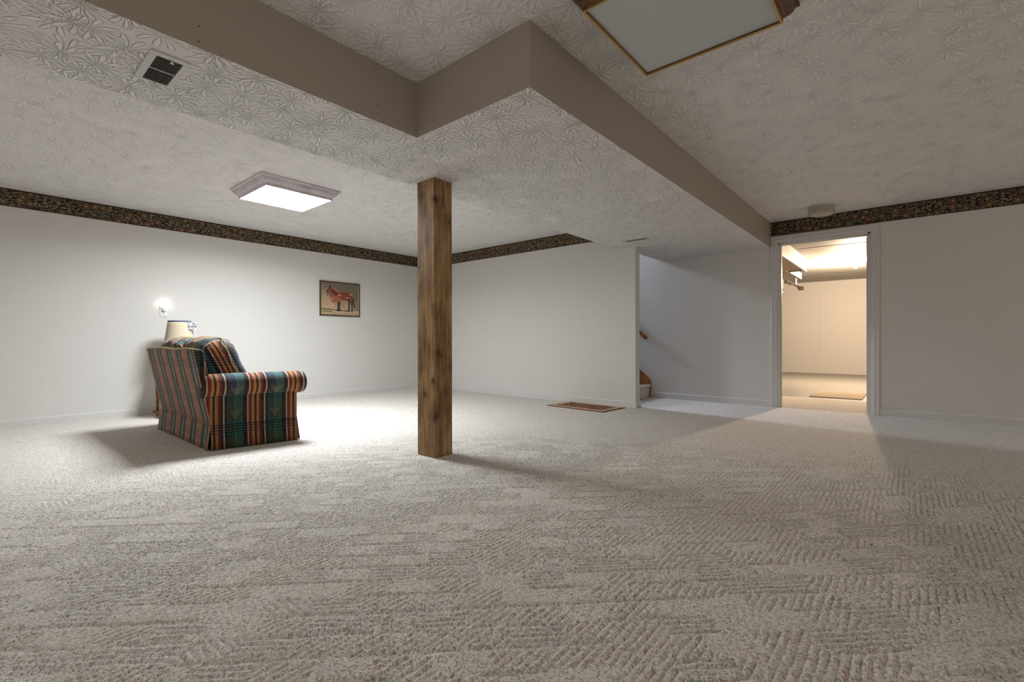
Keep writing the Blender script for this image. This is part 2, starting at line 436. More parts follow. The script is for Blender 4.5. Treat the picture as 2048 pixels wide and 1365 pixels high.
struct(box('floor', 7.98, 14.3, -3.0, 5.0, -.05, -.004, M_CONC))

ce = MB()
ce.box(XMIN, XD2, YMIN, S1+.02, ZC, ZC+.1)
ce.box(XMIN, XB2, S1+.02, YL+.12, ZC, ZC+.1)
ceiling = struct(ce.build('ceiling', M_CEIL, loc=(0, 0, 0)))
so = MB()
L = [(XMIN, S2), (XN, S2), (XN, S1), (XD, S1), (XD, YO), (XB2, YO), (XB2, SL), (XMIN, SL)]
n = len(L)
so.add([(a, b, ZS) for a, b in L], [list(range(n))])
sof = so.build('soffit_underside', M_SOFF, ceiling)
sd = MB()
for i in range(n):
    a, b = L[i], L[(i+1) % n]
    if i in (3, 7): continue
    sd.add([(a[0], a[1], ZS), (b[0], b[1], ZS), (b[0], b[1], ZC+.0), (a[0], a[1], ZC+.0)], [(0, 1, 2, 3)])
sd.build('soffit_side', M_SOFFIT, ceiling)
# floor structure above the stair opening edge
MB().box(XB2, XD, 2.0, YO-.001, ZC+.1, 2.62).build('header', M_WALL, ceiling)

wl = struct(box('wall_left', XMIN, XB2, YL, YL+.12, 0, ZC, M_WALL))
wb = MB()
wb.prism([(YE, 0), (YL, 0), (YL, ZC), (SL, ZC), (SL, ZS), (YE, ZS)], XB, XB2, axis=0)
wall_back = struct(wb.build('wall_back', M_WALL, loc=(XB, 4.6, 0)))
wd = MB()
wd.box(XD, XD2, YMIN, DR, 0, ZC); wd.box(XD, XD2, DR, DL, ZD, ZC); wd.box(XD, XD2, DL, 7.9, 0, ZC); 
wd.box(XD, XD2, S1, 7.9, ZC, 4.9)
wall_right = struct(wd.build('wall_right', M_WALL, loc=(XD, 0, 0)))
# upper stairwell shell
M_UP = mat_wall('stairwell_paint', (.70, .70, .72))
struct(MB().box(XB2-.1, XB2, YO, 7.9, ZC+.1, 4.9).build('wall_stair_side', M_UP, loc=(XB2, 5, ZC)))
struct(MB().box(XB2-.1, XD2, 7.9, 8.0, 2.4, 4.9).build('wall_stair_end', M_UP, loc=(6, 7.9, ZC)))
struct(MB().box(XB2-.1, XD2, 2.0, 8.0, 4.9, 5.0).build('ceiling', M_UP, loc=(6, 5, 4.9)))
struct(MB().box(XB2, XD, 2.0, 2.1, 2.62, 4.9).build('wall_stair_front', M_UP, loc=(6, 2, 2.62)))
struct(MB().box(XB2, XB2+.08, YL, 7.9, 0, ZC+.1).build('wall_stair_low', M_UP, loc=(XB2, 7, 0)))

# garage
GZ = 2.33
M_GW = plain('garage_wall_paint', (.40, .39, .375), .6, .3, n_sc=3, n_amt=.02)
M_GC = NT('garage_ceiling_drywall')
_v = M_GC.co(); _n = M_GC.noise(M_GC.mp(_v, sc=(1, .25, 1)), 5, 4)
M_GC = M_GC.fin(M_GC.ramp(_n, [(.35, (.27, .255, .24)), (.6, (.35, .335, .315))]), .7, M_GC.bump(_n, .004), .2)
gc = struct(box('ceiling', XD2, 14.3, -3.0, 5.0, GZ, GZ+.1, M_GC))
gw = struct(box('wall_far', 14.1, 14.2, -3.0, 5.0, -.004, 2.0, M_GW))
box('upper_band', 14.13, 14.22, -3.0, 5.0, 2.0, GZ, M_GW, gw)
box('seam_strip', 14.092, 14.1, 1.722, 1.728, 0, 2.0, M_GW, gw)
struct(box('wall_garage_right', XD2, 14.1, -3.1, -3.0, 0, GZ, M_GW))
struct(box('wall_garage_left', XD2+.01, 14.1, 5.0, 5.1, 0, GZ, M_GW))
# ceiling crack line of taped joint
mb = MB()
pts = [(9.0+.0, -.3), (8.95, .2), (8.9, .62), (8.86, 1.0), (8.88, 1.38)]
mb.tube([(a, b, GZ-.0005) for a, b in pts], .0035, 5); mb.build('joint_crack', plain('crack_tan', lin(120, 92, 66), .8), gc)

# baseboards
def baseboard(name, p, q, nrm):
    p, q, nrm = Vector((*p, 0)), Vector((*q, 0)), Vector((*nrm, 0))
    prof = [(0, 0), (.012, 0), (.012, .066), (.010, .074), (.005, .079), (0, .080)]
    mb = MB(); k = len(prof)
    vs = [p+nrm*a+Vector((0, 0, b)) for a, b in prof]+[q+nrm*a+Vector((0, 0, b)) for a, b in prof]
    mb.add(vs, [list(range(k))[::-1], list(range(k, 2*k))]+[(i, (i+1) % k, k+(i+1) % k, k+i) for i in range(k)])
    return struct(mb.build(name, M_TRIM, loc=tuple((p+q)/2)))
baseboard('baseboard_left', (XMIN, YL), (XB, YL), (0, -1))
baseboard('baseboard_back', (XB, YE-.012), (XB, YL-.012), (-1, 0))
baseboard('baseboard_end', (XB, YE), (XB2+.012, YE), (0, -1))
baseboard('baseboard_stair', (XD, DL+.082), (XD, 2.905), (-1, 0))
baseboard('baseboard_right', (XD, YMIN), (XD, DR-.082), (-1, 0))

# wallpaper borders
def border(name, p, q, nrm, u0):
    p, q, nrm = Vector((*p, 0)), Vector((*q, 0)), Vector((*nrm, 0))
    h = ZC-ZB; a = p+nrm*.0012; b = q+nrm*.0012
    mb = MB(); mb.add([a+Vector((0, 0, ZB)), b+Vector((0, 0, ZB)), b+Vector((0, 0, ZC)), a+Vector((0, 0, ZC)),
                       p+Vector((0, 0, ZB)), q+Vector((0, 0, ZB))], [(0, 1, 2, 3), (4, 5, 1, 0)])
    d = (q-p).normalized()
    return struct(mb.build(name, M_BORDER, loc=tuple((p+q)/2+Vector((0, 0, ZB))), uvf=lambda c, n: ((c-p).dot(d)+u0, c.z-ZB)))
border('trim_1', (XMIN, YL), (XB, YL), (0, -1), 0)
border('trim_2', (XB, YL), (XB, SL), (-1, 0), 8.3)
border('trim_3', (XD, S1), (XD, YMIN), (-1, 0), 17.1)

# door
door = bpy.data.objects.new('door_1', None); COL.objects.link(door); door.location = (XD, (DL+DR)/2, 0); struct(door)
casew = .075
prof = [(0, 0), (.016, 0), (.019, .006), (.019, .018), (.014, .022), (.014, .034), (.017, .038), (.017, .052), (.012, .058), (.012, .066), (.008, .072), (.008, casew), (0, casew)]
prof = [(d, casew-w) for d, w in prof][::-1]
def casing(seg, sgn=-1, X=XD):
    """mitred moulding around the opening, on the face at X"""
    path = [(DL, 0), (DL, ZD), (DR, ZD), (DR, 0)]
    outs = [(1, 0), (1, 1), (-1, 1), (-1, 0)]
    mb = MB(); k = len(prof)
    a, b = seg
    vs = []
    for i in (a, b):
        (y, z), (oy, oz) = path[i], outs[i]
        for d, w in prof: vs.append((X+sgn*d, y+oy*w+(.006*oy if oy else 0), z+oz*w+(.006 if oz else 0)))
    mb.add(vs, [list(range(k))[::-1], list(range(k, 2*k))]+[(i, (i+1) % k, k+(i+1) % k, k+i) for i in range(k)])
    mb.build('casing', M_TRIM, door)
for s_ in ((0, 1), (1, 2), (2, 3)): casing(s_)
jt = .018
jm = MB(); jm.box(XD-.001, XD2+.002, DL-jt, DL, 0, ZD); jm.box(XD-.001, XD2+.002, DR, DR+jt, 0, ZD); jm.box(XD-.001, XD2+.002, DR, DL, ZD-jt, ZD)
jm.build('jamb', M_TRIM, door)
st_ = MB(); st_.box(XD+.035, XD+.07, DL-jt-.012, DL-jt, 0, ZD-jt); st_.box(XD+.035, XD+.07, DR+jt, DR+jt+.012, 0, ZD-jt); st_.box(XD+.035, XD+.07, DR+jt, DL-jt, ZD-jt-.012, ZD-jt)
st_.build('door_stop', M_TRIM, door)
leaf = MB().box(XD2+.012, XD2+.88, DR+.004, DR+.041, .012, ZD-.03).build('door_leaf', M_TRIM, door, bevel=.002)
for hz in (1.884, 1.091, .344):
    h = MB(); h.box(XD2+.009, XD2+.013, DR+.008, DR+.036, hz-.048, hz+.048); h.tube([(XD2+.006, DR+.006, hz-.05), (XD2+.006, DR+.006, hz+.05)], .006, 10)
    ho = h.build('hinge', M_STEEL, door, bevel=.0008)
    sc = MB()
    for dy, dz in ((.015, .032), (.029, 0), (.015, -.032)):
        sc.lathe([(0, 0), (.0042, 0), (.0042, .001)], (0, 0, 0), 8); k = 24
        new = sc.v[-24:]; sc.v = sc.v[:-24]+[(XD2+.009-z*1.2, DR+dy+x, hz+dz+y) for x, y, z in new]
    sc.build('screw', M_BLACK, ho)
# light switch-like strike plate on the left jamb
MB().box(XD+.072, XD+.10, DL-jt-.0015, DL-jt, .95, 1.01).build('strike_plate', M_BRASS, door)

# ------------------------------------------------------------------ wood post
PX0, PX1, PY0, PY1 = 2.174, 2.344, 2.575, 2.764
post = thing('wood_post', 'square knotty pine post stained brown, standing between carpet and soffit', 'post', ((PX0+PX1)/2, (PY0+PY1)/2, 0))
bt = .019
zb_, zt_ = .0, ZS-.0
for (a, b, c, d) in ((PX0, PX0+bt, PY0+bt*.0, PY1), (PX0+bt+.0006, PX1, PY0, PY0+bt), (PX1-bt, PX1, PY0+bt+.0006, PY1), (PX0+bt+.0006, PX1-bt-.0006, PY1-bt, PY1)):
    MB().box(a, b, c, d, zb_, zt_).build('board', M_POST, post, bevel=.0022)

# ------------------------------------------------------------------ ceiling fixtures with moulded wooden frame
M_FRAME_GLARE = mat_wood('oak_fixture_glare', [lin(158, 148, 152), lin(192, 184, 190), lin(208, 202, 208), lin(220, 214, 220)], axis=0, sc=2, knots=False, rough=.35)  # oak paled to grey-lavender: the lamp's glare is put into the wood colour
def ceiling_fixture(name, cx, cy, lit, label):
    MF = M_FRAME_GLARE if lit else M_FRAME
    r = thing(name, label, 'ceiling light', (cx, cy, ZC))
    ho, hi, D = .37, .306, .092
    #      half-size, drop
    pr = [(ho, 0), (ho, .014), (ho-.010, .017), (ho-.016, .026), (ho-.022, .040), (ho-.034, .056), (ho-.047, .066), (ho-.050, .070), (ho-.054, .072),
          (ho-.056, D), (hi, D)]
    cs = [(-1, -1), (1, -1), (1, 1), (-1, 1)]
    for s in range(4):                                                  # four mitred mouldings
        a, b = cs[s], cs[(s+1) % 4]
        vs = [(cx+a[0]*h, cy+a[1]*h, ZC-d) for h, d in pr]+[(cx+b[0]*h, cy+b[1]*h, ZC-d) for h, d in pr]
        k = len(pr)
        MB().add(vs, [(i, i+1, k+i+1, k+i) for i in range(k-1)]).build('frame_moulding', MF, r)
    br = MB()
    for s in range(4):                                                  # rim around the panel
        a, b = cs[s], cs[(s+1) % 4]
        q = [(hi+.008, D-.001), (hi+.008, D+.003), (hi+.0, D+.003), (hi-.001, D-.002)]
        vs = [(cx+a[0]*h, cy+a[1]*h, ZC-d) for h, d in q]+[(cx+b[0]*h, cy+b[1]*h, ZC-d) for h, d in q]
        br.add(vs, [(i, (i+1) % 4, 4+(i+1) % 4, 4+i) for i in range(4)])
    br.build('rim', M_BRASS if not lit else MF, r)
    ins = MB()
    for s in range(4):
        a, b = cs[s], cs[(s+1) % 4]
        q = [(hi, D), (hi-.001, D-.012)]
        vs = [(cx+a[0]*h, cy+a[1]*h, ZC-d) for h, d in q]+[(cx+b[0]*h, cy+b[1]*h, ZC-d) for h, d in q]
        ins.add(vs, [(0, 1, 3, 2)])
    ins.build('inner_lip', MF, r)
    pan = MB(); dz = .010 if not lit else .0015
    pan.add([(cx+a*(hi-.001), cy+b*(hi-.001), ZC-D+dz) for a, b in cs], [(0, 1, 2, 3)])
    pan.build('diffuser', M_PANEL_ON if lit else M_PANEL_OFF, r)
    return r
ceiling_fixture('ceiling_light', 2.05, 4.645, True, 'lit square ceiling light in a moulded oak frame tinted pale for lamp glare above the plaid loveseat')
ceiling_fixture('ceiling_light', 2.006, .733, False, 'unlit square ceiling light with brass rim and oak frame at the top edge')

# ------------------------------------------------------------------ vents
v1 = thing('air_vent', 'white square air register with dark louvers in the left end of the soffit', 'vent', (.555, 2.44, ZS))
X0, X1, Y0, Y1 = .485, .622, 2.292, 2.584; ox0, ox1, oy0, oy1 = .512, .602, 2.322, 2.566
f = MB()
for (a, b, c, d) in ((X0, X1, Y0, oy0), (X0, X1, oy1, Y1), (X0, ox0, oy0, oy1), (ox1, X1, oy0, oy1)): f.box(a, b, c, d, ZS-.007, ZS-.0005)
f.build('frame', M_VENT, v1, bevel=.0008)
box('backing', ox0, ox1, oy0, oy1, ZS-.0012, ZS-.0004, M_DARK, v1)
box('crossbar', ox0-.004, ox1+.002, 2.437, 2.441, ZS-.0095, ZS-.006, M_VENT, v1)
sl0 = None
for i in range(12):
    x = ox0+.005+i*.0073
    if sl0 is None:
        sl0 = MB().box(x, x+.0012, oy0, oy1, ZS-.006, ZS-.0016).build('slat', M_SLAT, v1)
    else:
        c = sl0.copy(); COL.objects.link(c); c.location = (i*.0073, 0, 0)
lv = MB(); lv.box(.561, .567, oy0-.004, oy0+.012, ZS-.014, ZS-.007); lv.box(.556, .572, oy0+.006, oy0+.012, ZS-.015, ZS-.011); lv.build('damper_lever', M_VENT, v1, bevel=.001)
for sy in (2.575,): MB().lathe([(0, 0), (.004, 0), (.004, .001)], (.557, sy, ZS-.0082), 8).build('screw', M_BLACK, v1)
v2 = thing('air_vent', 'narrow slotted ceiling register on the soffit above the stair wall end', 'vent', (5.04, 2.4, ZS))
X0, X1, Y0, Y1 = 4.99, 5.085, 2.255, 2.54
f = MB()
for (a, b, c, d) in ((X0, X1, Y0, Y0+.022), (X0, X1, Y1-.015, Y1), (X0, X0+.016, Y0, Y1), (X1-.016, X1, Y0, Y1)): f.box(a, b, c, d, ZS-.006, ZS-.0005)
f.build('frame', M_VENT, v2, bevel=.0008)
box('backing', X0+.01, X1-.01, Y0+.01, Y1-.01, ZS-.0012, ZS-.0004, plain('louver_dark', (.06, .055, .03), .7), v2)
sl0 = None
for i in range(5):
    if sl0 is None: sl0 = MB().box(X0+.022, X0+.0235, Y0+.022, Y1-.015, ZS-.005, ZS-.0014).build('slat', M_SLAT, v2)
    else:
        c = sl0.copy(); COL.objects.link(c); c.location = (i*.0118, 0, 0)

# ------------------------------------------------------------------ glass flush light by the door
gl = thing('flush_light', 'small unlit round pressed-glass ceiling light above the doorway border', 'ceiling light', (6.14, .737, ZC))
tg = NT('pressed_glass'); M_GLASS = tg.fin(tg.mix(tg.noise(tg.co(), 40), (.80, .76, .66), (.62, .57, .47)), .18, tg.bump(tg.vor(tg.co(), 90).outputs['Distance'], .003, .8), .6, Transmission_Weight=.55)
MB().lathe([(.112, 0), (.112, -.012), (.106, -.016), (0.001, -.016)], (6.14, .737, ZC), 40).build('ceiling_plate', M_TRIM, gl, smooth=False)
rng = random.Random(3)
def flt(k, z): return 1.0 if z > -.02 else (1+.022*(1 if k % 2 else -1))
MB().lathe([(.118, -.014), (.122, -.016), (.122, -.030), (.120, -.062), (.118, -.070)], (6.14, .737, ZC), 80, flute=flt).build('glass_side', M_GLASS, gl)
bt_ = MB(); R_ = 7; nn = 60
prof_ = [(.122, -.070), (.124, -.080), (.116, -.090), (.098, -.098), (.074, -.104), (.045, -.107), (.012, -.109)]
bt_.lathe([(r, z) for r, z in prof_], (6.14, .737, ZC), nn, flute=lambda k, z: 1+.035*(((k+int(-z*200)) % 2)*2-1))
bt_.build('glass_bottom', M_GLASS, gl)
MB().lathe([(.001, -.085), (.014, -.083), (.026, -.070), (.028, -.055), (.018, -.035), (.013, -.016)], (6.14, .737, ZC), 16).build('bulb', M_PLASTIC, gl, smooth=True)

# ------------------------------------------------------------------ outlet and night light
def outlet(name, ax, z, label):
    o = thing(name, label, 'outlet', (ax, YL, z))
    box('cover_plate', ax-.036, ax+.036, YL-.006, YL-.0003, z-.058, z+.058, M_PLASTIC, o, bevel=.002)
    for dz in (-.021, .021):
        rc = box('receptacle', ax-.016, ax+.016, YL-.0075, YL-.005, z+dz-.015, z+dz+.015, M_PLASTIC, o, bevel=.001)
        sm = MB(); sm.box(ax-.008, ax-.006, YL-.0079, YL-.0072, z+dz-.002, z+dz+.007); sm.box(ax+.006, ax+.008, YL-.0079, YL-.0072, z+dz-.002, z+dz+.007)
        sm.box(ax-.002, ax+.002, YL-.0079, YL-.0072, z+dz-.010, z+dz-.006); sm.build('slot', M_BLACK, rc)
    return o
AX = 1.518
outlet('wall_outlet', AX, 1.182, 'white electric outlet plate on the left wall under the glowing night light')
nl = thing('night_light', 'small glowing night light with clear faceted shade plugged into the outlet', 'night light', (AX, YL-.02, 1.203))
MB().box(AX-.016, AX+.016, YL-.042, YL-.008, 1.188, 1.222).build('plug_body', M_PLASTIC, nl, bevel=.004)
MB().lathe([(.010, 0), (.010, .02), (.014, .022)], (AX, YL-.034, 1.222), 12).build('socket', M_PLASTIC, nl)
tg = NT('clear_faceted_shade'); M_CRYS = tg.fin(tg.mix(tg.noise(tg.co(), 30), (.97, .97, .98), (.9, .92, .95)), .12, None, .5, Transmission_Weight=.8, Emission_Color=(1, .94, .88, 1), Emission_Strength=.9)
cr_ = MB(); cr_.lathe([(.020, 0), (.030, .010), (.036, .030), (.036, .052), (.030, .066)], (AX, YL-.042, 1.228), 8); cr_.build('faceted_shade', M_CRYS, nl)
MB().lathe([(.001, 0), (.009, .006), (.012, .02), (.009, .034), (.001, .042)], (AX, YL-.042, 1.242), 12).build('bulb', mat_emit('night_bulb', (1, .9, .8), 14), nl, smooth=True)

# ------------------------------------------------------------------ picture
A0, A1_, Z0, Z1 = 3.404, 4.061, 1.212, 1.733
pic = thing('framed_picture', 'framed print of a chestnut mare and foal hanging on the left wall', 'picture', ((A0+A1_)/2, YL-.01, Z0))
fwid = .019
fd = YL-.020
for a, b, c, d in ((A0, A1_, Z1-fwid, Z1), (A0, A1_, Z0, Z0+fwid), (A0, A0+fwid, Z0+fwid, Z1-fwid), (A1_-fwid, A1_, Z0+fwid, Z1-fwid)):
    MB().box(a, b, fd, YL-.001, c, d).build('frame_side', mat_wood('picture_frame_wood', [lin(38, 26, 16), lin(70, 50, 30), lin(88, 66, 42), lin(100, 76, 50)], axis=0, sc=4, knots=False) if 'pf' not in globals() else pf, pic, bevel=.0015)
    pf = bpy.data.materials['picture_frame_wood']
lnr = MB()
i0, i1, k0, k1 = A0+fwid, A1_-fwid, Z0+fwid, Z1-fwid
lnr.box(i1-.004, i1, fd+.006, fd+.011, k0, k1)
lnr.build('liner', plain('cream_liner', lin(210, 196, 172), .6), pic)
def horse_print():
    NX, NZ = 230, 180
    xs = np.linspace(270, 1190, NX); 
    U = np.linspace(0, 1, NX)[None, :].repeat(NZ, 0); V = np.linspace(0, 1, NZ)[:, None].repeat(NX, 1)   # V: 0 top
    X = 270+920*U
    top = 285+(X-270)*.090; bot = 1085+(X-270)*.030
    Y = top+(bot-top)*V
    g = np.random.RandomState(4)
    def nz(n, m): 
        a = g.rand(n, m); yi = np.linspace(0, n-1.001, NZ); xi = np.linspace(0, m-1.001, NX)
        y0 = yi.astype(int); x0 = xi.astype(int); fy = (yi-y0)[:, None]; fx = (xi-x0)[None]
        return (a[y0][:, x0]*(1-fy)*(1-fx)+a[y0+1][:, x0]*fy*(1-fx)+a[y0][:, x0+1]*(1-fy)*fx+a[y0+1][:, x0+1]*fy*fx)
    n1, n2, n3 = nz(8, 10), nz(26, 30), nz(70, 90)
    C = lambda *c: np.array(lin(*c))
    img = np.zeros((NZ, NX, 3))
    w = np.clip((V-.25)*1.6+(.5-U)*.7+(n1-.5)*.5, 0, 1)[..., None]
    img[:] = (1-w)*C(112, 102, 86)+w*C(190, 158, 118)
    w = np.clip((U-.8)*3+(V-.4), 0, 1)[..., None]*.7; img = img*(1-w)+w*C(104, 108, 84)
    gr = (Y > 985+(X-270)*.02+(n2-.5)*20)[..., None]; img = np.where(gr, C(182, 160, 112)*(.8+.4*n3[..., None]), img)
    sh = ((np.abs(Y-(945+(X-270)*.085)) < 12) & (X < 980)) | ((np.abs(Y-(1000+(X-270)*.05)) < 8) & (X < 560))
    img = np.where(sh[..., None], C(66, 72, 56), img)
    def poly(P, col, var=.3, alpha=1.):
        nonlocal img
        P = np.array(P, float); ins = np.zeros(X.shape, bool)
        for i in range(len(P)):
            (x1, y1), (x2, y2) = P[i], P[(i+1) % len(P)]
            c = ((y1 > Y) != (y2 > Y)) & (X < (x2-x1)*(Y-y1)/((y2-y1) if y2 != y1 else 1e-9)+x1); ins ^= c
        cc = C(*col)*(1+var*(n2[..., None]+n3[..., None]-1)*1.6)
        img = np.where(ins[..., None], img*(1-alpha)+cc*alpha, img)
    mare = (128, 62, 36); dark = (58, 34, 30); hi = (206, 124, 62)
    poly([(925,740),(975,750),(958,850),(965,920),(942,1000),(912,1002),(932,900),(928,820)], dark)
    poly([(985,760),(1040,740),(1038,850),(1044,900),(1034,1020),(1000,1018),(1016,900),(986,820)], (92, 46, 30))
    poly([(1040,615),(1066,690),(1078,820),(1106,932),(1066,900),(1040,780)], (46, 36, 30))
    poly([(740,680),(812,700),(804,790),(832,870),(846,1030),(818,1034),(806,880),(768,820)], (188, 122, 72))
    poly([(484,350),(500,392),(540,430),(640,468),(722,515),(775,548),(860,545),(960,543),(1015,562),(1050,610),(1054,680),(1038,745),(985,775),(930,738),(820,742),(755,730),(690,665),(620,652),(560,610),(525,545),(500,530),(450,556),(398,552),(390,512),(428,465),(462,400)], mare)
    poly([(520,440),(560,470),(620,560),(660,640),(590,640),(540,560)], (88, 40, 30))
    poly([(486,350),(512,372),(492,430),(474,420)], (50, 34, 28))
    poly([(392,520),(432,512),(436,556),(398,556)], dark)
    poly([(545,445),(640,480),(720,528),(700,545),(620,500),(545,465)], hi, .3, .8)
    poly([(650,640),(690,595),(745,600),(760,640),(710,625),(680,650)], hi, .3, .85)
    poly([(850,690),(885,650),(935,670),(950,700),(900,692)], hi, .3, .85)
    poly([(955,560),(1010,580),(1045,625),(1030,640),(985,600)], (218, 160, 104), .3, .85)
    poly([(930,590),(950,580),(960,620),(940,640)], hi, .3, .7)
    poly([(790,560),(900,552),(940,600),(900,640),(820,650)], (112, 48, 34), .3, .6)
    poly([(850,730),(960,720),(980,770),(900,748)], dark)
    poly([(670,770),(702,780),(700,880),(742,1000),(650,1008),(668,900),(658,810)], (62, 44, 52))
    poly([(704,780),(735,790),(718,900),(744,1000),(700,1000),(702,900)], (44, 34, 36))
    poly([(520,735),(568,780),(572,900),(580,1032),(546,1034),(548,900),(528,830)], (206, 150, 104))
    poly([(540,560),(600,640),(700,680),(748,700),(745,770),(680,792),(600,782),(548,792),(518,740),(488,640),(455,606),(412,604),(428,566),(480,545)], (158, 84, 46))
    poly([(525,670),(560,680),(560,740),(530,730)], hi, .3, .8)
    poly([(500,600),(530,630),(520,660),(495,640)], (82, 42, 32), .2, .7)
    poly([(478,548),(500,540),(530,560),(510,600)], (70, 44, 36), .2, .7)
    poly([(404,590),(430,590),(430,612),(408,612)], (40, 36, 34))
    img *= (.92+.16*n3[..., None]); gy_ = img.mean(2, keepdims=True); img = np.clip((gy_+(img-gy_)*.78)*1.0, 0, 1)
    vs = [(i0+(i1-i0)*float(U[0, j]), fd+.012, k1-(k1-k0)*float(V[i, 0])) for i in range(NZ) for j in range(NX)]
    fs = [(i*NX+j, i*NX+j+1, (i+1)*NX+j+1, (i+1)*NX+j) for i in range(NZ-1) for j in range(NX-1)]
    mb = MB().add(vs, fs)
    t = NT('printed_canvas'); at = t.n('ShaderNodeAttribute', attribute_name='print')
    m = t.fin(at.outputs[0], .45, t.bump(t.noise(t.co(), 600, 1), .0004), .4)
    o = mb.build('print', m, pic)
    a = o.data.color_attributes.new('print', 'FLOAT_COLOR', 'POINT')
    a.data.foreach_set('color', np.concatenate([img.reshape(-1, 3), np.ones((NX*NZ, 1))], 1).astype('f').ravel())
horse_print()

# ------------------------------------------------------------------ rug
rc = Vector((5.082, 3.11, 0)); ra = math.radians(4.2)
rug = thing('door_mat', 'small red-bordered oriental rug lying by the back wall near the stairs', 'rug', tuple(rc))
def rp(a, b, z): return (rc.x+a*math.cos(ra)+b*math.sin(ra)*1.0, rc.y-a*math.sin(ra)+b*math.cos(ra), z)
def rslab(ha, hb, z0, z1, name, mat, uv=False, **kw):
    mb = MB(); vs = [rp(a, b, z) for z in (z0, z1) for a, b in ((-ha, -hb), (ha, -hb), (ha, hb), (-ha, hb))]
    mb.add(vs, [(3, 2, 1, 0), (4, 5, 6, 7), (0, 1, 5, 4), (1, 2, 6, 5), (2, 3, 7, 6), (3, 0, 4, 7)])
    def f(c, n):
        d = c-rc; return (d.x*math.cos(ra)-d.y*math.sin(ra), d.x*math.sin(ra)+d.y*math.cos(ra))
    return mb.build(name, mat, rug, uvf=f, **kw)
t = NT('rug_pattern'); uv = t.co('UV'); x = t.xyz(uv)
au, av = t.ma('ABSOLUTE', x[0]), t.ma('ABSOLUTE', x[1])
dd = t.ma('MAXIMUM', t.ma('SUBTRACT', au, .235), t.ma('SUBTRACT', av, .41))      # 0 at edge of field, negative inside
vo = t.vor(uv, 42, dim='2D'); vr = t.xyz(vo.outputs['Color'])[0]
c_in = t.ramp(vr, [(0, lin(138, 66, 54)), (.35, lin(132, 112, 88)), (.6, lin(160, 104, 84)), (.8, lin(104, 98, 80))], 'CONSTANT')
c_bd = t.ramp(vr, [(0, lin(200, 184, 152)), (.5, lin(178, 160, 126)), (.8, lin(150, 120, 96))], 'CONSTANT')
c = t.mix(t.ma('LESS_THAN', dd, -.085), c_bd, c_in)
c = t.mix(t.ma('MULTIPLY', t.ma('LESS_THAN', dd, -.075), t.ma('GREATER_THAN', dd, -.10)), c, lin(104, 96, 74))
c = t.mix(t.ma('GREATER_THAN', dd, -.012), c, lin(205, 160, 140))
m_rug = t.fin(c, .9, t.bump(t.noise(uv, 300, 2), .002), .1)
rslab(.240, .414, .004, .0105, 'pile', m_rug)
rb = plain('rug_maroon_binding', lin(112, 30, 34), .85, .1, bump=.001)
rslab(.250, .424, 0.0005, .0085, 'binding', rb, bevel=.003)

# ------------------------------------------------------------------ staircase and handrail
sx0, sx1 = XB2+.014, XD-.020
stair = thing('staircase', 'carpeted stairs with oak skirt board rising behind the back wall', 'staircase', (6.04, 2.92, 0))
RISE, RUN, NS = .187, .223, 13
M_SC = M_CARPET
for i in range(NS):
    y0 = 2.922+i*RUN
    mb = MB()
    z1 = (i+1)*RISE
    prof_s = [(y0, z1-RISE+.0), (y0, z1-.035), (y0-.018, z1-.030), (y0-.024, z1-.014), (y0-.016, z1-.002), (y0, z1), (y0+RUN+.02, z1), (y0+RUN+.02, z1-RISE)]
    mb.prism(prof_s, sx0, sx1, axis=0)
    mb.build('step', M_SC, stair)
sk = MB()
slope = RISE/RUN
yT = 2.922+NS*RUN
for xa, xb_ in ((sx1, XD-.001), (XB2+.001, sx0)):
    sk.prism([(2.905, 0), (2.905, .26), (yT, .26+(yT-2.905)*slope), (yT, max(0, (yT-2.905)*slope-.3)), (3.3, 0)], xa, xb_, axis=0)
sk.build('skirt_board', M_STRING, stair)
struct(box('floor', XB2, XD, yT, 7.9, NS*RISE-.15, NS*RISE, M_CARPET))
hr = thing('handrail', 'oak handrail sloping down the stairwell wall above the first step', 'handrail', (XD-.06, 2.93, .87))
ry0, rz0 = 2.946, .862
ln = 3.0; d_ = Vector((0, 1, slope)).normalized()
mb = MB(); a = Vector((XD-.055, ry0, rz0)); pn = Vector((0, -d_.z, d_.y))
pf_ = [(-.019, -.022), (.019, -.022), (.022, -.002), (.019, .018), (.010, .024), (-.010, .024), (-.019, .018), (-.022, -.002)]
vs = []
for tt in (0, ln):
    for u_, w_ in pf_: vs.append(a+d_*tt+Vector((u_, 0, 0))+pn*w_)
mb.add(vs, [list(range(8))[::-1], list(range(8, 16))]+[(i, (i+1) % 8, 8+(i+1) % 8, 8+i) for i in range(8)])
mb.build('rail', M_RAIL, hr, bevel=.003)
for tt in (.35, 1.5, 2.6):
    p = a+d_*tt
    MB().tube([p-pn*.02, p-pn*.05+Vector((.01, 0, 0)), p-pn*.055+Vector((.054, 0, 0))], .006, 8).build('bracket', M_BRASS, hr)

# ------------------------------------------------------------------ garage things
du = thing('boxed_duct', 'white boxed duct with planked underside along the garage ceiling', 'duct', (8.5, 2.0, 2.09))
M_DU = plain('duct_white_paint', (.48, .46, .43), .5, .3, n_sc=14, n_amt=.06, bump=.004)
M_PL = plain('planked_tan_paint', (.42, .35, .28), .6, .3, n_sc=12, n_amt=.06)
xs = [6.9, 7.35, 7.8, 8.25, 8.7, 9.15, 9.55, 9.9]
for i in range(len(xs)-1):
    MB().box(xs[i]+.002, xs[i+1]-.002, 1.42, 1.435, 2.088, GZ-.003).build('face_board', M_DU, du, bevel=.002)
MB().box(6.9, 9.9, 1.412, 1.45, 2.076, 2.090).build('edge_strip', M_DU, du, bevel=.002)
MB().box(9.885, 9.9, 1.435, 3.2, 2.09, GZ-.003).build('end_board', M_DU, du)
px_ = [6.9, 7.7, 8.60, 9.66, 10.95]
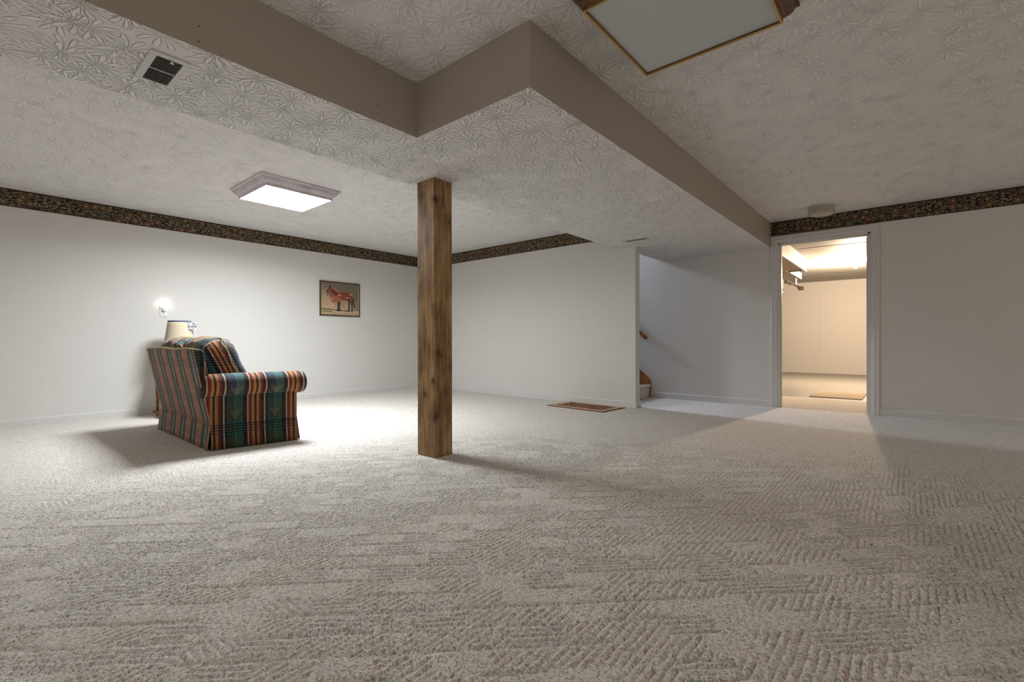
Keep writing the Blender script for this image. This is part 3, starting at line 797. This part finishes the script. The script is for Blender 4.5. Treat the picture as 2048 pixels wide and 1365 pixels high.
for i in range(len(px_)-1):
    y_ = 1.44 if px_[i+1] < 9.7 else 1.69
    MB().box(px_[i]+.008, px_[i+1]-.008, y_, 3.2, 2.090, 2.105).build('plank', M_PL, du)
MB().box(9.95, 11.1, 1.675, 1.69, 2.085, 2.21).build('fascia', M_DU, du)
MB().box(9.95, 11.1, 1.69, 3.2, 2.106, 2.21).build('inner_casing', M_DU, du)
tr = thing('opener_rail', 'dark metal garage door track hanging below the boxed duct', 'track', (11.9, 1.95, 2.1))
MB().box(11.05, 12.8, 1.925, 1.965, 2.055, 2.085).build('channel', plain('dark_track_steel', lin(70, 62, 58), .5, .4, metal=.4), tr, bevel=.003)
MB().box(12.70, 12.86, 1.895, 1.995, 2.02, 2.10).build('end_bracket', plain('track_bracket', lin(60, 46, 38), .6), tr, bevel=.004)
MB().box(11.6, 11.64, 1.90, 1.99, 2.03, 2.09).build('clip', plain('dark_clip', lin(70, 52, 42), .6), tr)
MB().tube([(12.2, 1.945, 2.085), (12.2, 1.945, GZ)], .012, 8).build('hanger', M_STEEL, tr)
pil = thing('garage_pillar', 'pale stub post hanging under the duct at the left of the doorway view', 'post', (12.9, 2.42, 1.9))
MB().box(12.85, 13.0, 2.33, 2.75, 1.98, GZ).build('shaft', M_DU, pil)
wb_ = MB().box(12.84, 12.86, 2.375, 2.46, 1.99, 2.12).build('brown_box', plain('rust_box', lin(120, 66, 40), .6, n_amt=.3), pil, bevel=.003)
bl = thing('bare_bulb', 'glowing bare bulb in a ceiling socket seen through the doorway', 'light bulb', (10.8, .76, GZ))
MB().lathe([(.055, 0), (.055, -.02), (.03, -.03), (.022, -.06), (0.001, -.06)], (10.8, .76, GZ), 20).build('socket', M_PLASTIC, bl, smooth=True)
MB().lathe([(.014, -.055), (.018, -.075), (.030, -.095), (.034, -.12), (.028, -.145), (.014, -.158), (.001, -.161)], (10.8, .76, GZ), 20).build('bulb', mat_emit('glowing_bulb', (1, .86, .66), 40), bl, smooth=True)
bpy.data.objects['garage_bulb_light'].location = (10.8, .76, GZ-.24)
mat2 = box('floor_mat', 8.12, 9.2, .5, 1.13, -.003, .009, plain('tan_carpet_remnant', lin(176, 164, 146), .95, .05, n_sc=150, n_amt=.12, bump=.003), bevel=.004)
tag(mat2, 'rectangular tan carpet remnant lying on the concrete beyond the doorway', 'mat')

# ------------------------------------------------------------------ plaid loveseat
SX, SY = 1.54, 4.76
sofa = thing('loveseat', 'plaid loveseat in green, red and navy seen from behind', 'sofa', (SX, SY, 0))
cr3 = lin(206, 194, 164); nv = lin(18, 20, 34); gn = lin(24, 78, 68); gn2 = lin(34, 96, 86); bk = lin(16, 14, 16); rd = lin(122, 30, 30); tn = lin(186, 122, 66); tn2 = lin(206, 168, 112)
side_stops = [(0, cr3), (.035, nv), (.09, gn), (.275, lin(110, 140, 110)), (.29, gn2), (.47, nv), (.555, bk), (.575, cr3), (.61, rd), (.68, tn), (.72, tn2), (.735, tn), (.76, bk), (.81, tn2), (.825, tn), (.86, tn2), (.875, rd), (.94, nv)]
sm = lin(196, 128, 108); sm2 = lin(160, 82, 70); crm = lin(214, 190, 160); gg = lin(120, 150, 132); dg_ = lin(34, 74, 58)
back_stops = [(0, nv), (.03, dg_), (.13, gg), (.17, lin(150, 140, 140)), (.27, gg), (.31, dg_), (.44, nv), (.50, crm), (.525, sm2), (.56, sm), (.61, crm), (.63, rd), (.66, sm), (.72, lin(190, 150, 100)), (.77, bk), (.785, sm), (.85, crm), (.865, sm2), (.89, sm), (.94, crm), (.965, rd)]
M_SIDE = mat_plaid('plaid_side_shaded', side_stops, 1.303, .10, .62)  # side copy of the plaid multiplied darker: its deep shade is in the colour
M_BACK = mat_plaid('plaid_back', back_stops, 4.098, .33, .84, weft=.5)
bl1 = lin(30, 62, 92); bl2 = lin(52, 108, 112)
arm_stops = [(p, bl1 if c == gn else bl2 if c == gn2 else c) for p, c in side_stops]
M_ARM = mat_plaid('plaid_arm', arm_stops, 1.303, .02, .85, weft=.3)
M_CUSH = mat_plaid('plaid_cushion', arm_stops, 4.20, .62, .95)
M_PIPE = plain('cream_piping', lin(196, 180, 148), .7, .2)
SPL = .165
def yn(a): return 4.06-SPL*(a-1.2)
def yf(a): return 5.44+SPL*(a-1.2)
def uv_side(c, n): return (c.x, c.z)
def uv_back(c, n): return (c.y, c.z) if abs(n.y) < .6 else (c.x, c.z)
def lean(z): return 1.228-.205*(z-.19)       # rear plane of the back
# skirt panels with soft folds
def skirt(p, q, nrm, folds, name='skirt', uvf=uv_back, mat=None):
    p, q, nrm = Vector(p), Vector(q), Vector(nrm); mb = MB(); n = 48; rows = 5
    vs = []
    for r in range(rows):
        z = .19*(1-r/(rows-1)); fl_ = r/(rows-1)
        for i in range(n+1):
            s = i/n; c = p.lerp(q, s)
            w = .003*math.sin(s*folds*2*PI)*fl_+.016*fl_+(.010*fl_*math.exp(-((s)/.03)**2))+(.010*fl_*math.exp(-((1-s)/.03)**2)*(0 if nrm.y else 1))
            vs.append((c.x+nrm.x*w, c.y+nrm.y*w, max(z, .004)))
    fs = [(r*(n+1)+i, r*(n+1)+i+1, (r+1)*(n+1)+i+1, (r+1)*(n+1)+i) for r in range(rows-1) for i in range(n)]
    mb.add(vs, fs)
    o = mb.build(name, mat, sofa, uvf=uvf, smooth=True)
    so_ = o.modifiers.new('solid', 'SOLIDIFY'); so_.thickness = .004; so_.offset = -1
    return o
xF = 1.835
skirt((1.222, yn(1.222)+.004, 0), (1.222, yf(1.222)-.004, 0), (-1, 0, 0), 9, mat=M_BACK)
skirt((1.222, yn(1.222), 0), (xF, yn(xF), 0), (-.0, -1, 0), 4, uvf=uv_side, mat=M_SIDE)
skirt((1.222, yf(1.222), 0), (xF, yf(xF), 0), (0, 1, 0), 4, uvf=uv_side, mat=M_SIDE)
skirt((xF, yn(xF), 0), (xF, yf(xF), 0), (1, 0, 0), 9, mat=M_BACK)
# seam cord above the skirt
MB().tube([(1.226, yn(1.22)-.002, .19), (1.226, yf(1.22)+.002, .19), (xF, yf(xF), .19), (xF, yn(xF)-.002, .19)], .0035, 6, closed=True).build('welt', M_SIDE, sofa, uvf=uv_side)
# arms: outer panel + rolled top
for near in (True, False):
    yy = yn if near else yf; sg = -1 if near else 1
    mb = MB()
    po = [(lean(.19)+.004, .188), (xF, .188), (xF, .44), (lean(.44)+.004, .44)]
    vs = [(a, yy(a), z) for a, z in po]+[(a, yy(a)-sg*.13, z) for a, z in po]
    mb.add(vs, [(0, 1, 2, 3), (7, 6, 5, 4), (0, 4, 5, 1), (1, 5, 6, 2), (2, 6, 7, 3), (3, 7, 4, 0)])
    mb.build('arm_panel', M_SIDE, sofa, uvf=uv_side, bevel=.004)
    # roll: closed section swept from the back to the front
    mb = MB(); N = 28; secs = []
    def sect(a, k):
        out = []
        for i in range(N):
            th = 2*PI*i/N
            ry, rz = .092, .094
            cy = yy(a)-sg*.048; cz = .488
            y = cy+sg*ry*k*math.sin(th)*(1.0); z = cz+rz*k*math.cos(th)
            if math.sin(th)*1 > 0 and z < cz: y = cy+sg*(ry*k*math.sin(th))*(1)
            out.append((a, y, z))
        return out
    seq = [(lean(.49)+(.002 if near else .085), 1), (1.3, 1.0), (1.4, 1.01), (1.5, 1.0), (1.6, 1.005), (1.7, 1.0), (1.80, 1.0), (1.855, 1.0), (1.880, .985), (1.894, .94), (1.902, .86), (1.905, .7), (1.906, .4), (1.907, .05)]
    for a, k in seq: secs += sect(a, k)
    fs = [(j*N+i, j*N+(i+1) % N, (j+1)*N+(i+1) % N, (j+1)*N+i) for j in range(len(seq)-1) for i in range(N)]
    fs += [list(range(N))[::-1], [(len(seq)-1)*N+i for i in range(N)]]
    mb.add(secs, fs)
    mb.build('arm_roll', M_ARM, sofa, uvf=lambda c, n: (c.x, c.z+.30), smooth=True)
# back slab with turned-over top edge
mb = MB(); N = 18
def slab(y0, y1):
    th = .066
    pr = [(lean(.19), .19), (lean(.45), .45), (lean(.74), .74), (lean(.765)+.003, .765), (lean(.775)+.012, .776), (lean(.775)+th-.012, .772), (lean(.77)+th, .758), (lean(.45)+th, .45), (lean(.19)+th, .19)]
    return pr
pr = slab(0, 0); k = len(pr); ys = np.linspace(4.068, 5.432, 14)
vs = [(a+.003*math.sin(y*11)*(z > .7), y, z+.004*math.sin(y*9+1)*(z > .7)) for y in ys for a, z in pr]
mb.add(vs, [(j*k+i, j*k+(i+1) % k, (j+1)*k+(i+1) % k, (j+1)*k+i) for j in range(len(ys)-1) for i in range(k)]+[list(range(k))[::-1], [(len(ys)-1)*k+i for i in range(k)]])
ob_ = mb.build('backrest', [M_BACK, M_SIDE], sofa, uvf=uv_back, bevel=.006)
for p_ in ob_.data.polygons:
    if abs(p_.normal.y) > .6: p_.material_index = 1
MB().tube([(lean(.775)+.008, y, .777+.004*math.sin(y*9+1)) for y in np.linspace(4.066, 5.434, 30)], .0065, 6).build('top_welt', M_PIPE, sofa)
# inner body
box('seat_base', 1.27, 1.82, 4.12, 5.38, .05, .29, M_SIDE, sofa, uvf=uv_back)
# pillows
def pillow(name, prof, y0, y1, mat, uvf, bulge=.03, wr=.004, seed=0, pw=5.0, nseg=26, pipe=None):
    g = np.random.RandomState(seed)
    P = np.array(prof); 
    # resample the closed profile smoothly (Catmull-Rom)
    m = len(P); pts = []
    for i in range(m):
        p0, p1, p2, p3 = P[i-1], P[i], P[(i+1) % m], P[(i+2) % m]
        for t_ in np.linspace(0, 1, 6, endpoint=False):
            pts.append(.5*((2*p1)+(-p0+p2)*t_+(2*p0-5*p1+4*p2-p3)*t_**2+(-p0+3*p1-3*p2+p3)*t_**3))
    pts = np.array(pts); c = pts.mean(0); K = len(pts)
    vs = []; ss = np.sin(np.linspace(-PI/2, PI/2, nseg+1))
    ph = g.rand(6)*6
    for s in ss:
        k_ = (1-abs(s)**pw)**(1/2.6) if abs(s) < 1 else 0
        k_ = max(k_, .05); y = (y0+y1)/2+s*(y1-y0)/2
        for i, q in enumerate(pts):
            w = 1+wr/.12*(math.sin(y*38+ph[0]+i*.25)*.35+math.sin(y*67+ph[1]-i*.4)*.25+math.sin(i*.9+ph[2]+y*20)*.25)
            sag = .012*math.cos(s*PI/2)
            kk = k_*w if abs(s) < .99 else k_
            vs.append((c[0]+(q[0]-c[0])*kk, y, c[1]+(q[1]-c[1])*kk+sag*(q[1] > c[1])))
    fs = [(j*K+i, j*K+(i+1) % K, (j+1)*K+(i+1) % K, (j+1)*K+i) for j in range(nseg) for i in range(K)]
    fs += [list(range(K))[::-1], [nseg*K+i for i in range(K)]]
    mb = MB().add(vs, fs)
    o = mb.build(name, mat, sofa, uvf=uvf, smooth=True)
    return o, c
bp = [(1.255, .46), (1.215, .62), (1.200, .74), (1.212, .815), (1.275, .852), (1.35, .858), (1.42, .832), (1.462, .765), (1.505, .66), (1.560, .545), (1.565, .480), (1.45, .455), (1.33, .450)]
def uv_pil(c, n):
    if abs(n.y) > .62: return (4.20+(c.x-1.44)+.46*(c.z-.6)+.0, c.z)
    return (c.y, c.z+.6*c.x)
for j, (ya, yb) in enumerate(((4.145, 4.80), (4.79, 5.43))):
    o, c = pillow('back_cushion', bp, ya, yb, M_CUSH, uv_pil, seed=j+2, wr=.006, pw=7)
    # seam piping round the middle of the pillow, in its own leaning plane
    top = Vector((1.345, 0, .868)); bot = Vector((1.50, 0, .47)); mid = (top+bot)/2
    loop = []
    hw = (yb-ya)/2+.001; hl = (top-bot).length/2
    dl = (top-bot).normalized()
    for i in range(56):
        th = 2*PI*i/56; cs_, sn_ = math.cos(th), math.sin(th)
        e = 2/6.
        yy_ = hw*abs(cs_)**e*(1 if cs_ > 0 else -1); ll = hl*abs(sn_)**e*(1 if sn_ > 0 else -1)
        bow = .022*(1-(ll/hl)**2)
        loop.append((mid+dl*ll-Vector((bow, 0, bow*.4))+Vector((0, (ya+yb)/2+yy_, 0))))
    MB().tube(loop, .0045, 6, closed=True).build('piping', M_PIPE, o)
sp = [(1.29, .30), (1.29, .43), (1.33, .455), (1.55, .465), (1.80, .455), (1.86, .42), (1.865, .34), (1.83, .295), (1.55, .288)]
for j, (ya, yb) in enumerate(((4.10, 4.755), (4.75, 5.40))):
    pillow('seat_cushion', sp, ya, yb, M_CUSH, uv_pil, seed=9+j, wr=.002, pw=9)

# ------------------------------------------------------------------ end table and lamp behind the loveseat
M_TAB = mat_wood('brown_table_wood', [lin(60, 36, 20), lin(104, 66, 38), lin(134, 88, 52), lin(156, 106, 66)], axis=0, sc=3, knots=False)
tb = thing('end_table', 'small brown wooden end table hidden between loveseat and left wall', 'table', (1.62, 6.24, 0))
tx0, tx1, ty0, ty1 = 1.385, 1.86, 6.03, 6.46
MB().box(tx0-.0, tx1+.02, ty0-.01, ty1+.02, .47, .495).build('table_top', M_TAB, tb, bevel=.004)
ap = MB(); ap.box(tx0+.02, tx1-.02, ty0+.02, ty0+.04, .40, .47); ap.box(tx0+.02, tx1-.02, ty1-.04, ty1-.02, .40, .47); ap.box(tx0+.02, tx0+.04, ty0+.04, ty1-.04, .40, .47); ap.box(tx1-.04, tx1-.02, ty0+.04, ty1-.04, .40, .47)
ap.build('apron', M_TAB, tb)
for a in (tx0+.012, tx1-.048):
    for b in (ty0+.01, ty1-.046):
        MB().add([(a+.010, b+.01, 0), (a+.030, b+.01, 0), (a+.030, b+.03, 0), (a+.010, b+.03, 0), (a, b, .47), (a+.036, b, .47), (a+.036, b+.036, .47), (a, b+.036, .47)],
                 [(3, 2, 1, 0), (4, 5, 6, 7), (0, 1, 5, 4), (1, 2, 6, 5), (2, 3, 7, 6), (3, 0, 4, 7)]).build('leg', M_TAB, tb, bevel=.003)
ft = MB().box(tx0-.01, tx0+.05, ty0, ty1, .035, .06).build('stretcher', M_TAB, tb, bevel=.004)
lcx, lcy = 1.572, 6.22
lp = thing('table_lamp', 'table lamp with tapered cream shade and blue top band behind the loveseat', 'lamp', (lcx, lcy, .495))
k_ = lambda z: z
MB().lathe([(.001, 0), (.075, 0), (.078, .012), (.045, .022), (.030, .045), (.052, .09), (.064, .14), (.052, .20), (.025, .25), (.014, .27), (.012, .33), (.001, .33)], (lcx, lcy, .495), 28).build('base', plain('lamp_ceramic', lin(180, 166, 140), .25, .6), lp, smooth=True)
t = NT('linen_lampshade'); v = t.co()
M_SHADE = t.fin(t.mix(t.noise(t.mp(v, sc=(1, 1, .2)), 300, 2), lin(208, 198, 176), lin(190, 178, 154)), .85, t.bump(t.noise(v, 500, 2), .0006), .1, Transmission_Weight=0.)
zt, zb2 = 1.064, .800
rT, rB = .1075, .146
rz_ = lambda z: rT+(rB-rT)*(zt-z)/(zt-zb2)
sh = MB(); sh.lathe([(rz_(z), z) for z in np.linspace(zb2, zt-.012, 8)], (lcx, lcy, 0), 48)
so_ = sh.build('shade', M_SHADE, lp, smooth=True); s2 = so_.modifiers.new('s', 'SOLIDIFY'); s2.thickness = .002
bd = MB(); bd.lathe([(rT+.0035, zt-.016), (rT+.0028, zt-.008), (rT+.0018, zt), (rT-.003, zt), (rT-.002, zt-.014)], (lcx, lcy, 0), 48); bd.build('top_band', plain('navy_ribbon', lin(72, 84, 112), .7), lp, smooth=True)
hp = MB(); hp.tube([(lcx, lcy, .80), (lcx, lcy, 1.045)], .004, 6)
for i in range(3):
    a = i*2*PI/3; hp.tube([(lcx, lcy, 1.045), (lcx+math.cos(a)*(rT-.003), lcy+math.sin(a)*(rT-.003), 1.055)], .0018, 5)
hp.build('harp', M_BRASS, lp)
# clear crinkled wrapper tag with two wires clipped to the rim
M_TAG = NT('clear_plastic'); M_TAG = M_TAG.fin(M_TAG.mix(M_TAG.mr(M_TAG.noise(M_TAG.co(), 70, 3), .42, .58), (.95, .95, 1.), (.42, .42, .50)), .08, M_TAG.bump(M_TAG.noise(M_TAG.co(), 60, 2), .006), .8, Transmission_Weight=.35)
tx, ty = lcx+.078, lcy-.095
mb = MB(); rg = random.Random(5)
nn_ = 7
vs = [(tx-.022+.072*(i/(nn_-1))+rg.uniform(-.003, .003), ty-.012+rg.uniform(-.012, .012)-.01*(j % 2), .958+.092*(j/(nn_-1))+rg.uniform(-.003, .003)-.02*abs(i/(nn_-1)-.5)*(j == 0)) for j in range(nn_) for i in range(nn_)]
mb.add(vs, [(j*nn_+i, j*nn_+i+1, (j+1)*nn_+i+1, (j+1)*nn_+i) for j in range(nn_-1) for i in range(nn_-1)])
tg_ = mb.build('plastic_tag', M_TAG, lp); s2 = tg_.modifiers.new('s', 'SOLIDIFY'); s2.thickness = .006; tg_['label'] = 'clear crinkled plastic tag on the shade rim'
MB().tube([(tx-.012, ty, 1.04), (tx-.014, ty+.004, 1.10)], .0012, 5).tube([(tx+.004, ty, 1.04), (tx+.003, ty+.002, 1.095)], .0012, 5).build('tag_wire', M_STEEL, lp)

# nail holes in the soffit side and small marks on the back wall
nh = MB()
for a, z in ((.61, 2.089), (.61, 2.028), (1.432, 2.088), (1.428, 2.044), (1.623, 2.091), (1.640, 2.046)):
    nh.tube([(a, S2+.0005, z), (a, S2-.0015, z)], .0035, 8)
nh.build('nail_hole', plain('nail_dark', (.12, .10, .08), .7), ceiling)
nh = MB()
for b, z in ((4.917, 1.662), (2.676, 1.395), (2.656, 1.525)): nh.tube([(XB+.0005, b, z), (XB-.0015, b, z)], .004, 8)
nh.build('nail_hole', bpy.data.materials['nail_dark'], wall_back)
